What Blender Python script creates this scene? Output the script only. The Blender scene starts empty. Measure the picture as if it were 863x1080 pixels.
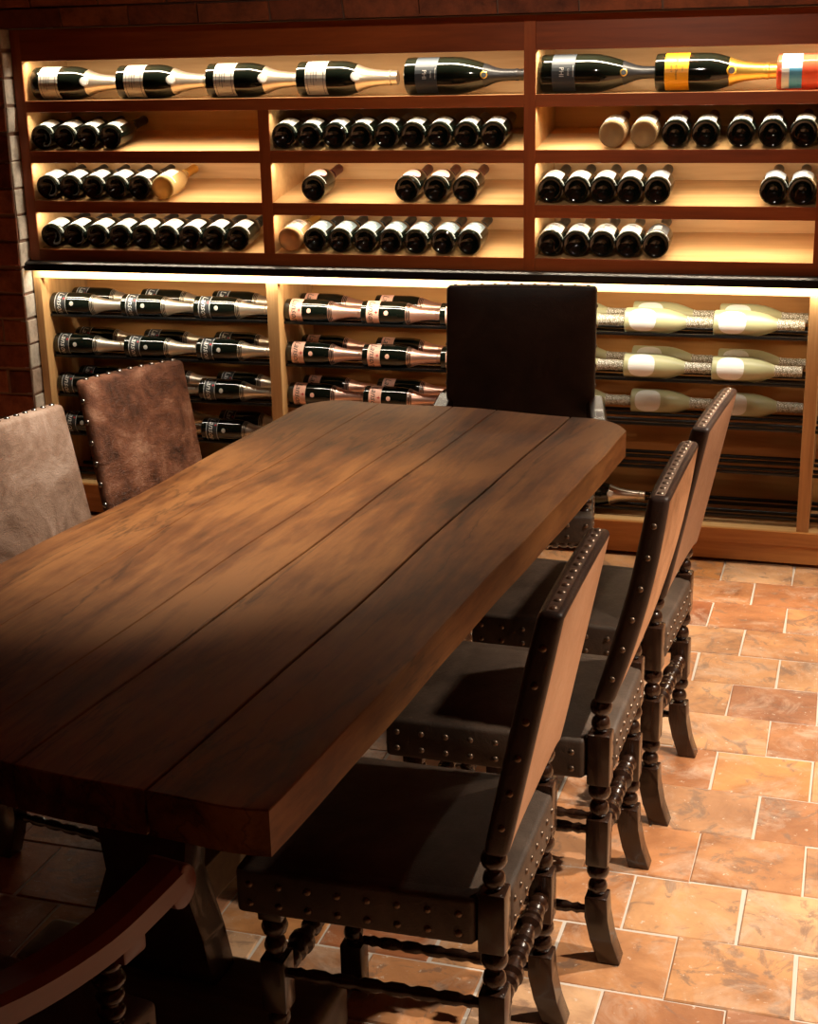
import bpy, bmesh, math, random
from mathutils import Vector, Matrix
random.seed(7)
PI = math.pi
R = math.radians
scene = bpy.context.scene
C = scene.collection
D = 5.063           # front plane of the wine shelving

# ------------------------------------------------------------------ helpers
def obj(name, bm, mats, parent=None, smooth=False, loc=None, mat4=None):
    me = bpy.data.meshes.new(name)
    bmesh.ops.recalc_face_normals(bm, faces=bm.faces[:])
    if smooth:
        for f in bm.faces: f.smooth = True
    bm.to_mesh(me); bm.free()
    for m in (mats if isinstance(mats, (list, tuple)) else [mats]): me.materials.append(m)
    if smooth:
        try: me.set_sharp_from_angle(angle=R(42))
        except Exception: pass
    o = bpy.data.objects.new(name, me); C.objects.link(o)
    if parent is not None: o.parent = parent
    if mat4 is not None: o.matrix_local = mat4
    if loc is not None: o.location = loc
    return o

def tag(o, label=None, cat=None, group=None, kind=None):
    if label: o['label'] = label
    if cat: o['category'] = cat
    if group: o['group'] = group
    if kind: o['kind'] = kind
    return o

def thing(name, label, cat, loc=(0, 0, 0), rotz=0, group=None):
    o = bpy.data.objects.new(name, None); C.objects.link(o)
    o.empty_display_size = .1
    o.location = loc; o.rotation_euler = (0, 0, rotz)
    return tag(o, label, cat, group)

def copy_tree(o, parent=None):
    c = o.copy(); C.objects.link(c); c.parent = parent
    for ch in list(o.children): copy_tree(ch, c)
    return c

I4 = Matrix.Identity(4)
def box(bm, x0, x1, y0, y1, z0, z1, M=I4, bev=0, mi=0, seg=2):
    vs = [bm.verts.new(M @ Vector(p)) for p in ((x0,y0,z0),(x1,y0,z0),(x1,y1,z0),(x0,y1,z0),(x0,y0,z1),(x1,y0,z1),(x1,y1,z1),(x0,y1,z1))]
    fs = [bm.faces.new([vs[i] for i in q]) for q in ((0,3,2,1),(4,5,6,7),(0,1,5,4),(1,2,6,5),(2,3,7,6),(3,0,4,7))]
    for f in fs: f.material_index = mi
    if bev > 0:
        es = list({e for f in fs for e in f.edges})
        r = bmesh.ops.bevel(bm, geom=es, offset=bev, segments=seg, affect='EDGES', profile=.5)
        for f in r['faces']: f.material_index = mi
    return vs

def prism(bm, pts, a0, a1, axis='x', bev=0, M=I4, mi=0, seg=2):
    """polygon pts (2D) extruded along an axis: x -> pts are (y,z); y -> (x,z); z -> (x,y)"""
    def P(p, a):
        if axis == 'x': v = (a, p[0], p[1])
        elif axis == 'y': v = (p[0], a, p[1])
        else: v = (p[0], p[1], a)
        return M @ Vector(v)
    A = [bm.verts.new(P(p, a0)) for p in pts]; B = [bm.verts.new(P(p, a1)) for p in pts]
    n = len(pts)
    fs = [bm.faces.new(A[::-1]), bm.faces.new(B)]
    for i in range(n): fs.append(bm.faces.new([A[i], A[(i+1) % n], B[(i+1) % n], B[i]]))
    for f in fs: f.material_index = mi
    if bev > 0:
        es = list({e for f in fs for e in f.edges})
        bmesh.ops.bevel(bm, geom=es, offset=bev, segments=seg, affect='EDGES', profile=.5)

def lathe(bm, prof, M=I4, seg=24, a0=0., a1=2*PI, mi=0):
    full = abs(a1 - a0 - 2*PI) < 1e-6
    n = seg if full else seg + 1
    rings = []
    for r, z in prof:
        if r < 1e-6: rings.append([bm.verts.new(M @ Vector((0, 0, z)))])
        else: rings.append([bm.verts.new(M @ Vector((r*math.cos(a0+(a1-a0)*i/seg), r*math.sin(a0+(a1-a0)*i/seg), z))) for i in range(n)])
    for A, B in zip(rings, rings[1:]):
        m = seg
        for i in range(m):
            j = (i+1) % n if full else i+1
            if len(A) == 1 and len(B) == 1: continue
            if len(A) == 1: f = bm.faces.new([A[0], B[j], B[i]])
            elif len(B) == 1: f = bm.faces.new([A[i], A[j], B[0]])
            else: f = bm.faces.new([A[i], A[j], B[j], B[i]])
            f.material_index = mi

def axis_m(p0, d, front=(0, 0, 1)):
    """matrix taking local z to direction d, local x as near as possible to front"""
    z = Vector(d).normalized(); x = Vector(front); x = (x - z*x.dot(z)).normalized(); y = z.cross(x)
    M = Matrix((x, y, z)).transposed().to_4x4(); M.translation = Vector(p0)
    return M

def sweep(bm, path, section, up=(0, 0, 1), cap=True, mi=0, scales=None):
    """section: list of (u,v) in frame (side, up); path: points"""
    P = [Vector(p) for p in path]; rings = []
    for i, p in enumerate(P):
        t = (P[min(i+1, len(P)-1)] - P[max(i-1, 0)]).normalized()
        s = t.cross(Vector(up)).normalized(); u = s.cross(t)
        k = scales[i] if scales else 1
        rings.append([bm.verts.new(p + s*a*k + u*b*k) for a, b in section])
    n = len(section)
    for A, B in zip(rings, rings[1:]):
        for i in range(n):
            f = bm.faces.new([A[i], A[(i+1) % n], B[(i+1) % n], B[i]]); f.material_index = mi
    if cap: bm.faces.new(rings[0][::-1]); bm.faces.new(rings[-1])

# ------------------------------------------------------------------ materials
def newmat(name):
    m = bpy.data.materials.new(name); m.use_nodes = True
    nt = m.node_tree; b = nt.nodes['Principled BSDF']
    return m, nt, b

def plain(name, col, rough=.5, metal=0, spec=.5, trans=0, coat=0, ior=1.5):
    m, nt, b = newmat(name)
    b.inputs['Base Color'].default_value = (*col, 1); b.inputs['Roughness'].default_value = rough
    b.inputs['Metallic'].default_value = metal; b.inputs['Specular IOR Level'].default_value = spec
    b.inputs['Transmission Weight'].default_value = trans; b.inputs['Coat Weight'].default_value = coat
    b.inputs['IOR'].default_value = ior
    return m

def N(nt, t, **k):
    n = nt.nodes.new(t)
    for a, v in k.items():
        if a in n.inputs.keys(): n.inputs[a].default_value = v
        else: setattr(n, a, v)
    return n

def ramp(nt, stops):
    r = nt.nodes.new('ShaderNodeValToRGB'); e = r.color_ramp.elements
    while len(e) < len(stops): e.new(.5)
    for i, (p, c) in enumerate(stops): e[i].position = p; e[i].color = (*c, 1)
    return r

def wood(name, c0, c1, c2, axis=0, scale=9., rough=.45, stretch=.07, bump=.15, coat=0, spec=.4):
    m, nt, b = newmat(name); L = nt.links
    tc = N(nt, 'ShaderNodeTexCoord'); mp = N(nt, 'ShaderNodeMapping')
    s = [1, 1, 1]; s[axis] = stretch; mp.inputs['Scale'].default_value = s
    L.new(tc.outputs['Object'], mp.inputs['Vector'])
    n1 = N(nt, 'ShaderNodeTexNoise', Scale=scale, Detail=5., Roughness=.6, Distortion=1.2)
    n2 = N(nt, 'ShaderNodeTexNoise', Scale=scale*9, Detail=3., Roughness=.6)
    L.new(mp.outputs[0], n1.inputs['Vector']); L.new(mp.outputs[0], n2.inputs['Vector'])
    mx = N(nt, 'ShaderNodeMath', operation='MULTIPLY_ADD'); L.new(n2.outputs[0], mx.inputs[0]); mx.inputs[1].default_value = .35
    L.new(n1.outputs[0], mx.inputs[2])
    r = ramp(nt, [(.42, c0), (.66, c1), (.9, c2)]); L.new(mx.outputs[0], r.inputs[0]); L.new(r.outputs[0], b.inputs['Base Color'])
    b.inputs['Roughness'].default_value = rough; b.inputs['Coat Weight'].default_value = coat; b.inputs['Specular IOR Level'].default_value = spec
    bp = N(nt, 'ShaderNodeBump', Strength=bump, Distance=.002); L.new(mx.outputs[0], bp.inputs['Height']); L.new(bp.outputs[0], b.inputs['Normal'])
    return m

def leather(name, c0, c1, c2, scale=7., rough=.42, bump=.35, crack=0.):
    m, nt, b = newmat(name); L = nt.links
    tc = N(nt, 'ShaderNodeTexCoord')
    n1 = N(nt, 'ShaderNodeTexNoise', Scale=scale, Detail=6., Roughness=.65, Distortion=.4); L.new(tc.outputs['Object'], n1.inputs['Vector'])
    r = ramp(nt, [(.33, c0), (.52, c1), (.72, c2)]); L.new(n1.outputs[0], r.inputs[0]); L.new(r.outputs[0], b.inputs['Base Color'])
    n2 = N(nt, 'ShaderNodeTexNoise', Scale=scale*7, Detail=6., Roughness=.7, Distortion=1.5); L.new(tc.outputs['Object'], n2.inputs['Vector'])
    v = N(nt, 'ShaderNodeTexVoronoi', Scale=420.); L.new(tc.outputs['Object'], v.inputs['Vector'])
    a = N(nt, 'ShaderNodeMath', operation='MULTIPLY_ADD'); L.new(v.outputs['Distance'], a.inputs[0]); a.inputs[1].default_value = .25; L.new(n2.outputs[0], a.inputs[2])
    bp = N(nt, 'ShaderNodeBump', Strength=bump, Distance=.004); L.new(a.outputs[0], bp.inputs['Height']); L.new(bp.outputs[0], b.inputs['Normal'])
    rr = N(nt, 'ShaderNodeMapRange'); rr.inputs['To Min'].default_value = rough-.1; rr.inputs['To Max'].default_value = rough+.2
    L.new(n2.outputs[0], rr.inputs[0]); L.new(rr.outputs[0], b.inputs['Roughness'])
    b.inputs['Specular IOR Level'].default_value = .45
    return m

M_upper_h = wood('stained_cedar_horizontal', (.19,.038,.007), (.30,.064,.012), (.40,.10,.022), 0, 8, .42)
M_upper_v = wood('stained_cedar_vertical', (.19,.038,.007), (.30,.064,.012), (.40,.10,.022), 2, 8, .42)
M_in = wood('pale_cedar', (.46,.25,.095), (.60,.36,.155), (.70,.46,.22), 0, 6, .5, spec=.3)
M_low_h = wood('oiled_oak_horizontal', (.30,.11,.028), (.46,.19,.05), (.58,.27,.08), 0, 9, .38)
M_low_v = wood('oiled_oak_vertical', (.34,.17,.06), (.52,.29,.115), (.66,.40,.18), 2, 12, .38)
M_back = wood('back_board_oak', (.34,.14,.035), (.50,.23,.065), (.6,.31,.10), 0, 5, .5)
M_black = plain('black_bar', (.012,.010,.009), .28, .2)
M_rod = plain('black_steel', (.02,.02,.02), .25, .7)
M_glass = plain('dark_bottle_glass', (.004,.006,.004), .06, 0, .6, coat=.3)
M_glass.node_tree.nodes['Principled BSDF'].inputs['Coat Roughness'].default_value = .03
M_gold_glass = plain('golden_wine_glass', (.85,.60,.26), .04, 0, .5, trans=.6, ior=1.34)
M_clear_glass = plain('clear_wine_glass', (.66,.46,.24), .04, 0, .5, trans=.6, ior=1.34)
M_frost = plain('frosted_pale_glass', (.50,.50,.29), .35, 0, .5, trans=.12)
M_pink_glass = plain('pink_wine_glass', (.85,.16,.08), .06, 0, .5, trans=.5, ior=1.34)
M_rose_glass = plain('rose_gold_wine_glass', (.80,.48,.22), .04, 0, .5, trans=.55, ior=1.34)
M_white = plain('white_label_paper', (.66,.68,.67), .6)
M_silverl = plain('silver_label', (.62,.58,.52), .42, .3)
M_slate = plain('slate_label', (.035,.042,.05), .55)
M_pinkl = plain('pink_label', (.85,.48,.36), .5)
M_palepink = plain('pale_pink_label', (.80,.45,.38), .55)
M_yellow = plain('yellow_label', (.95,.42,.01), .45)
M_blackl = plain('black_label', (.03,.033,.035), .4)
M_bluel = plain('pale_blue_label', (.10,.42,.70), .5)
M_ink = plain('ink', (.05,.04,.04), .6)
M_whiteink = plain('white_ink', (.75,.75,.72), .5)
M_red = plain('red_cross', (.5,.02,.03), .5)
M_goldfoil = plain('gold_foil', (.85,.55,.12), .3, .9)
M_silverfoil = plain('champagne_foil', (.70,.61,.49), .34, .85)
M_pinkfoil = plain('rose_foil', (.80,.50,.40), .32, .85)
M_blackfoil = plain('black_foil', (.02,.02,.022), .35, .2)
M_redfoil = plain('red_foil', (.10,.01,.012), .3, .3)
M_ornate = None
def _ornate():
    m, nt, b = newmat('silver_lattice_foil'); L = nt.links
    tc = N(nt, 'ShaderNodeTexCoord'); v = N(nt, 'ShaderNodeTexVoronoi', Scale=150.); v.feature = 'DISTANCE_TO_EDGE'
    L.new(tc.outputs['Object'], v.inputs['Vector'])
    r = ramp(nt, [(.10, (.22,.19,.12)), (.20, (.85,.83,.76))]); L.new(v.outputs['Distance'], r.inputs[0]); L.new(r.outputs[0], b.inputs['Base Color'])
    b.inputs['Roughness'].default_value = .45
    return m
M_ornate = _ornate()
M_brass = plain('aged_nail', (.36,.27,.20), .33, .75)
M_brassd = plain('shaded_nail', (.17,.12,.085), .35, .75)  # darker copy of the nail metal, shade painted in for sides and skirts
M_steeln = plain('dark_silver_nail', (.38,.35,.32), .25, .95)
M_turn = wood('dark_turned_oak', (.010,.004,.003), (.021,.009,.005), (.040,.016,.008), 2, 10, .25, coat=.2, spec=.5)
M_armw = wood('red_brown_arm_wood', (.075,.014,.006), (.115,.022,.009), (.15,.034,.013), 1, 7, .35, coat=.0)
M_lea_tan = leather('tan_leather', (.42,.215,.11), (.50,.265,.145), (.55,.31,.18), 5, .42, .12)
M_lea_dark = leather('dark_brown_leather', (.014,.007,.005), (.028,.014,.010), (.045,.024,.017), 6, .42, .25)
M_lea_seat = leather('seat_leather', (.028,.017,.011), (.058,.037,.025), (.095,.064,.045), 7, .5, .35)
M_lea_worn = leather('worn_russet_leather', (.05,.018,.010), (.28,.11,.060), (.62,.34,.22), 11, .34, 1.0)
M_lea_grey = leather('worn_grey_brown_leather', (.14,.08,.055), (.38,.26,.20), (.66,.52,.45), 7, .38, .5)

def table_wood():
    m, nt, b = newmat('old_walnut_plank'); L = nt.links
    tc = N(nt, 'ShaderNodeTexCoord'); mp = N(nt, 'ShaderNodeMapping'); mp.inputs['Scale'].default_value = (1, .13, 1)
    L.new(tc.outputs['Object'], mp.inputs['Vector'])
    n1 = N(nt, 'ShaderNodeTexNoise', Scale=9., Detail=7., Roughness=.62, Distortion=.7); L.new(mp.outputs[0], n1.inputs['Vector'])
    n2 = N(nt, 'ShaderNodeTexNoise', Scale=70., Detail=4., Roughness=.7); L.new(mp.outputs[0], n2.inputs['Vector'])
    n3 = N(nt, 'ShaderNodeTexNoise', Scale=3.2, Detail=5., Roughness=.6); L.new(tc.outputs['Object'], n3.inputs['Vector'])
    a = N(nt, 'ShaderNodeMath', operation='MULTIPLY_ADD'); L.new(n2.outputs[0], a.inputs[0]); a.inputs[1].default_value = .3; L.new(n1.outputs[0], a.inputs[2])
    a2 = N(nt, 'ShaderNodeMath', operation='MULTIPLY_ADD'); L.new(n3.outputs[0], a2.inputs[0]); a2.inputs[1].default_value = .5; L.new(a.outputs[0], a2.inputs[2])
    r = ramp(nt, [(.66, (.045,.016,.005)), (.84, (.155,.056,.016)), (1.0, (.27,.112,.033))]); L.new(a2.outputs[0], r.inputs[0])
    # dark knots and long cracks
    v = N(nt, 'ShaderNodeTexVoronoi', Scale=2.3); mp2 = N(nt, 'ShaderNodeMapping'); mp2.inputs['Scale'].default_value = (1.6, .8, 1)
    w = N(nt, 'ShaderNodeMix', data_type='VECTOR'); w.inputs[0].default_value = .12
    L.new(tc.outputs['Object'], mp2.inputs['Vector']); L.new(mp2.outputs[0], w.inputs[4]); L.new(n1.outputs['Color'], w.inputs[5]); L.new(w.outputs[1], v.inputs['Vector'])
    k = ramp(nt, [(.03, (.25,.25,.25)), (.10, (1,1,1))]); L.new(v.outputs['Distance'], k.inputs[0])
    mu = N(nt, 'ShaderNodeMix', data_type='RGBA', blend_type='MULTIPLY'); mu.inputs[0].default_value = 1
    L.new(r.outputs[0], mu.inputs[6]); L.new(k.outputs[0], mu.inputs[7])
    # hairline cracks following the grain
    mp3 = N(nt, 'ShaderNodeMapping'); mp3.inputs['Scale'].default_value = (2.2, .28, 1); L.new(tc.outputs['Object'], mp3.inputs['Vector'])
    w2 = N(nt, 'ShaderNodeMix', data_type='VECTOR'); w2.inputs[0].default_value = .25
    L.new(mp3.outputs[0], w2.inputs[4]); L.new(n1.outputs['Color'], w2.inputs[5])
    v2 = N(nt, 'ShaderNodeTexVoronoi', Scale=2.2); v2.feature = 'DISTANCE_TO_EDGE'; L.new(w2.outputs[1], v2.inputs['Vector'])
    k2 = ramp(nt, [(.0, (.35,.35,.35)), (.012, (1,1,1))]); L.new(v2.outputs['Distance'], k2.inputs[0])
    mu2 = N(nt, 'ShaderNodeMix', data_type='RGBA', blend_type='MULTIPLY'); mu2.inputs[0].default_value = .8
    L.new(mu.outputs[2], mu2.inputs[6]); L.new(k2.outputs[0], mu2.inputs[7])
    L.new(mu2.outputs[2], b.inputs['Base Color'])
    rr = N(nt, 'ShaderNodeMapRange'); rr.inputs['To Min'].default_value = .34; rr.inputs['To Max'].default_value = .6
    L.new(n1.outputs[0], rr.inputs[0]); L.new(rr.outputs[0], b.inputs['Roughness'])
    bp = N(nt, 'ShaderNodeBump', Strength=.35, Distance=.004); L.new(a2.outputs[0], bp.inputs['Height']); L.new(bp.outputs[0], b.inputs['Normal'])
    b.inputs['Specular IOR Level'].default_value = .4
    return m
M_table = table_wood()
M_trestle = wood('old_trestle_oak', (.05,.03,.014), (.09,.06,.03), (.14,.10,.05), 0, 6, .4)

def tile_mat():
    m, nt, b = newmat('terracotta_tile'); L = nt.links
    tc = N(nt, 'ShaderNodeTexCoord'); at = N(nt, 'ShaderNodeAttribute', attribute_name='tile')
    r = ramp(nt, [(0., (.36,.125,.05)), (.25, (.50,.22,.09)), (.5, (.58,.31,.145)), (.65, (.36,.16,.085)), (.8, (.54,.23,.07)), (1., (.64,.40,.23))])
    L.new(at.outputs['Fac'], r.inputs[0])
    off = N(nt, 'ShaderNodeVectorMath', operation='SCALE'); cb = N(nt, 'ShaderNodeCombineXYZ')
    L.new(at.outputs['Fac'], cb.inputs[0]); L.new(at.outputs['Fac'], cb.inputs[2]); L.new(cb.outputs[0], off.inputs[0]); off.inputs['Scale'].default_value = 40
    ad = N(nt, 'ShaderNodeVectorMath', operation='ADD'); L.new(tc.outputs['Object'], ad.inputs[0]); L.new(off.outputs[0], ad.inputs[1])
    n1 = N(nt, 'ShaderNodeTexNoise', Scale=5., Detail=6., Roughness=.62, Distortion=.5); L.new(ad.outputs[0], n1.inputs['Vector'])
    k = ramp(nt, [(.30, (.45,.40,.40)), (.40, (.78,.74,.74)), (.52, (1,1,1)), (.70, (1.3,1.32,1.3))]); L.new(n1.outputs[0], k.inputs[0])
    mu = N(nt, 'ShaderNodeMix', data_type='RGBA', blend_type='MULTIPLY'); mu.inputs[0].default_value = 1
    L.new(r.outputs[0], mu.inputs[6]); L.new(k.outputs[0], mu.inputs[7])
    n5 = N(nt, 'ShaderNodeTexNoise', Scale=9., Detail=8., Roughness=.7, Distortion=1.2); L.new(ad.outputs[0], n5.inputs['Vector'])
    k5 = ramp(nt, [(.54, (0,0,0)), (.60, (.7,.7,.7)), (.72, (1,1,1))]); L.new(n5.outputs[0], k5.inputs[0])
    ms = N(nt, 'ShaderNodeMix', data_type='RGBA'); L.new(k5.outputs[0], ms.inputs[0]); L.new(mu.outputs[2], ms.inputs[6]); ms.inputs[7].default_value = (.25,.15,.10,1)
    n6 = N(nt, 'ShaderNodeTexNoise', Scale=6., Detail=8., Roughness=.75, Distortion=.8); mo = N(nt, 'ShaderNodeVectorMath', operation='ADD'); L.new(ad.outputs[0], mo.inputs[0]); mo.inputs[1].default_value = (17, 3, 9); L.new(mo.outputs[0], n6.inputs['Vector'])
    k6 = ramp(nt, [(.50, (0,0,0)), (.66, (.65,.65,.65))]); L.new(n6.outputs[0], k6.inputs[0])
    mh = N(nt, 'ShaderNodeMix', data_type='RGBA'); L.new(k6.outputs[0], mh.inputs[0]); L.new(ms.outputs[2], mh.inputs[6]); mh.inputs[7].default_value = (.62,.45,.33,1)
    n2 = N(nt, 'ShaderNodeTexNoise', Scale=55., Detail=4., Roughness=.7); L.new(ad.outputs[0], n2.inputs['Vector'])
    k2 = ramp(nt, [(.64, (0,0,0)), (.70, (1,1,1))]); L.new(n2.outputs[0], k2.inputs[0])
    m2 = N(nt, 'ShaderNodeMix', data_type='RGBA'); L.new(k2.outputs[0], m2.inputs[0]); L.new(mh.outputs[2], m2.inputs[6]); m2.inputs[7].default_value = (.70,.58,.47,1)
    L.new(m2.outputs[2], b.inputs['Base Color'])
    rr = N(nt, 'ShaderNodeMapRange'); rr.inputs['To Min'].default_value = .22; rr.inputs['To Max'].default_value = .62
    L.new(n2.outputs[0], rr.inputs[0]); L.new(rr.outputs[0], b.inputs['Roughness'])
    n4 = N(nt, 'ShaderNodeTexNoise', Scale=14., Detail=6., Roughness=.6); L.new(ad.outputs[0], n4.inputs['Vector'])
    bp = N(nt, 'ShaderNodeBump', Strength=.5, Distance=.006); L.new(n4.outputs[0], bp.inputs['Height']); L.new(bp.outputs[0], b.inputs['Normal'])
    return m
M_tile = tile_mat()
M_grout = plain('pale_grout', (.60,.54,.47), .85)

def brick_mat(name, cols, smear=0.):
    m, nt, b = newmat(name); L = nt.links
    tc = N(nt, 'ShaderNodeTexCoord'); at = N(nt, 'ShaderNodeAttribute', attribute_name='tile')
    r = ramp(nt, cols); L.new(at.outputs['Fac'], r.inputs[0])
    n1 = N(nt, 'ShaderNodeTexNoise', Scale=14., Detail=7., Roughness=.7); L.new(tc.outputs['Object'], n1.inputs['Vector'])
    k = ramp(nt, [(.3, (.45,.42,.4)), (.55, (1,1,1)), (.8, (1.4,1.35,1.3))]); L.new(n1.outputs[0], k.inputs[0])
    mu = N(nt, 'ShaderNodeMix', data_type='RGBA', blend_type='MULTIPLY'); mu.inputs[0].default_value = 1
    L.new(r.outputs[0], mu.inputs[6]); L.new(k.outputs[0], mu.inputs[7]); L.new(mu.outputs[2], b.inputs['Base Color'])
    b.inputs['Roughness'].default_value = .75
    bp = N(nt, 'ShaderNodeBump', Strength=.7, Distance=.01); L.new(n1.outputs[0], bp.inputs['Height']); L.new(bp.outputs[0], b.inputs['Normal'])
    return m
M_brick = brick_mat('old_red_brick', [(0, (.20,.05,.022)), (.5, (.34,.09,.038)), (1, (.46,.15,.07))])
M_brickw = brick_mat('pale_brick', [(0, (.42,.37,.31)), (.6, (.55,.50,.43)), (1, (.40,.28,.21))])
M_ceilb = brick_mat('sealed_ceiling_brick', [(0, (.15,.035,.012)), (.5, (.24,.06,.018)), (1, (.34,.10,.03))])
M_mortar = plain('dark_mortar', (.16,.09,.06), .9)
M_mortarl = plain('lime_mortar', (.34,.20,.13), .9)
M_plaster = plain('dark_plaster', (.10,.06,.045), .85)  # dark brown plaster of the wall behind the shelving

# ------------------------------------------------------------------ camera
F = 1547.22; pitch, yaw, roll = .301323, -.299844, -.0215984
w_ = Vector((-.2820631, .91233741, -.29678421)); r_ = Vector((.95705295, .28917871, -.02062365)); u_ = Vector((-.06700795, .28985537, .95472184))
cam = bpy.data.cameras.new('camera'); co = bpy.data.objects.new('camera', cam); C.objects.link(co)
cam.sensor_fit = 'HORIZONTAL'; cam.sensor_width = 36; cam.lens = F*36/863; cam.clip_start = .05
M = Matrix((r_, u_, -w_)).transposed().to_4x4(); M.translation = (0, 0, 1.75); co.matrix_world = M
scene.camera = co

# ------------------------------------------------------------------ setting
X0, X1, YB = -4.4, 2.4, -1.6
def tiled(name, origin, ux, uy, nu, nv, du, dv, thick, gap, mats, jit=.002, off=.5, skip=None, phase=0., backing=True, mi_of=None, bed=.0055):
    """courses of separate slabs: ux along the course, uy across, thickness along ux x uy"""
    ux, uy = Vector(ux), Vector(uy); nz = ux.cross(uy); bm = bmesh.new(); lay = bm.faces.layers.float.new('tile')
    for j in range(nv):
        for i in range(-1, nu+1):
            a0 = i*du + (off*du if j % 2 else 0) + phase; a1 = a0+du; b0 = j*dv; b1 = b0+dv
            a0 = max(a0, 0); a1 = min(a1, nu*du)
            if a1-a0 < .02: continue
            J = lambda: random.uniform(-jit, jit)
            g = gap/2
            c = [(a0+g+J(), b0+g+J()), (a1-g+J(), b0+g+J()), (a1-g+J(), b1-g+J()), (a0+g+J(), b1-g+J())]
            h = thick + random.uniform(-jit, jit)*.6
            o = Vector(origin)
            ins = .0028
            cen = (sum(p[0] for p in c)/4, sum(p[1] for p in c)/4)
            lo = [bm.verts.new(o + ux*p[0] + uy*p[1]) for p in c]
            mid = [bm.verts.new(o + ux*p[0] + uy*p[1] + nz*(h-ins)) for p in c]
            hi = [bm.verts.new(o + ux*(p[0]+math.copysign(ins, cen[0]-p[0])) + uy*(p[1]+math.copysign(ins, cen[1]-p[1])) + nz*h) for p in c]
            t = random.random(); fs = [bm.faces.new(hi)]
            for k in range(4):
                k2 = (k+1) % 4
                fs.append(bm.faces.new([lo[k], lo[k2], mid[k2], mid[k]])); fs.append(bm.faces.new([mid[k], mid[k2], hi[k2], hi[k]]))
            for f in fs:
                f[lay] = t
                if mi_of: f.material_index = mi_of(a0, a1, b0, b1)
    # mortar bed
    o = Vector(origin) + nz*(thick-bed)
    q = bm.faces.new([bm.verts.new(o), bm.verts.new(o+ux*nu*du), bm.verts.new(o+ux*nu*du+uy*nv*dv), bm.verts.new(o+uy*nv*dv)])
    q.material_index = len(mats)-1
    o = obj(name, bm, mats); o['kind'] = 'structure'
    return o
# floor: rows of .219 along Y (a boundary at y=2.456), joints alternate at x=-.265 / -.150
y0 = 2.456 - .219*18
x0 = -.265 - .238*18
tiled('floor', (x0, y0, -.03), (1,0,0), (0,1,0), 29, 32, .238, .219, .03, .0045, [M_tile, M_grout], jit=.0028, bed=.0030)
# brick pier to the left of the shelving: face towards the room, pale return beside the shelves
PY = 4.997
tiled('wall_left', (-4.4, PY+.03, 0), (1,0,0), (0,0,1), 6, 19, .2188, .1, .03, .012, [M_brick, M_mortarl], jit=.004, off=.5)
tiled('wall_left', (-3.115, PY-.0, 0), (0,1,0), (0,0,1), 1, 19, .40, .1, .03, .010, [M_brickw, M_mortar], jit=.003, off=0)
bm = bmesh.new(); box(bm, X0, -3.118, PY+.035, 5.45, 0, 1.9); o = obj('wall_left', bm, M_mortar); o['kind'] = 'structure'
bm = bmesh.new(); box(bm, X0, X1, D+.42, D+.5, 0, 2.7); o = obj('wall_back', bm, M_plaster); o['kind'] = 'structure'
bm = bmesh.new(); box(bm, X1, X1+.1, YB, D+.5, 0, 2.7); o = obj('wall_right', bm, M_brick); o['kind'] = 'structure'
bm = bmesh.new(); box(bm, X0-.1, X0, YB, D+.5, 0, 2.7); o = obj('wall_side', bm, M_brick); o['kind'] = 'structure'
bm = bmesh.new(); box(bm, X0, X1, YB-.1, YB, 0, 2.7); o = obj('wall_front', bm, M_brick); o['kind'] = 'structure'
# brick vault: springs from a two-course lintel above the shelves and arches over the room
def vault():
    bm = bmesh.new(); lay = bm.faces.layers.float.new('tile')
    prof = [(5.05, 1.872), (4.985, 1.874)]
    pts = []
    y, z = 4.985, 1.874; ang = R(78)
    while y > -1.7 and len(pts) < 110:
        pts.append((y, z)); 
        y -= .072*math.cos(ang); z += .072*math.sin(ang); ang = max(ang*.93 - R(.05), -R(60)) if y > 1.6 else ang - R(2.2)
    du = .27
    for j in range(len(pts)-1):
        (ya, za), (yb, zb) = pts[j], pts[j+1]
        t = Vector((0, yb-ya, zb-za)).normalized(); n = Vector((0, t.z, -t.y)) * -1
        if n.y > 0 and n.z > 0: n = -n
        x = X0 - (du/2 if j % 2 else 0) - random.uniform(0, .05)
        while x < X1:
            h = random.uniform(.0, .005); q = []
            for (xx, pp) in ((x+.004, (ya, za)), (x+du-.004, (ya, za)), (x+du-.004, (yb, zb)), (x+.004, (yb, zb))):
                k = .004 if pp == (ya, za) else -.004
                q.append(Vector((xx + random.uniform(-.003,.003), pp[0], pp[1])) + t*k*(1) + n*h)
            A = [bm.verts.new(v) for v in q]; B = [bm.verts.new(v - n*.02) for v in q]
            tt = random.random(); fs = [bm.faces.new(A)]
            for k in range(4): fs.append(bm.faces.new([A[k], A[(k+1)%4], B[(k+1)%4], B[k]]))
            for f in fs: f[lay] = tt
            x += du
        m0 = [bm.verts.new(Vector((xx, p[0], p[1])) - n*.006) for xx, p in ((X0, (ya,za)), (X1, (ya,za)), (X1, (yb,zb)), (X0, (yb,zb)))]
        f = bm.faces.new(m0); f.material_index = 1
    # soffit under the first course
    f = bm.faces.new([bm.verts.new(v) for v in ((X0, 4.985, 1.873), (X1, 4.985, 1.873), (X1, 5.45, 1.873), (X0, 5.45, 1.873))]); f.material_index = 1
    o = obj('ceiling', bm, [M_ceilb, M_mortar]); o['kind'] = 'structure'
    return pts
VP = vault()

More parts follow.
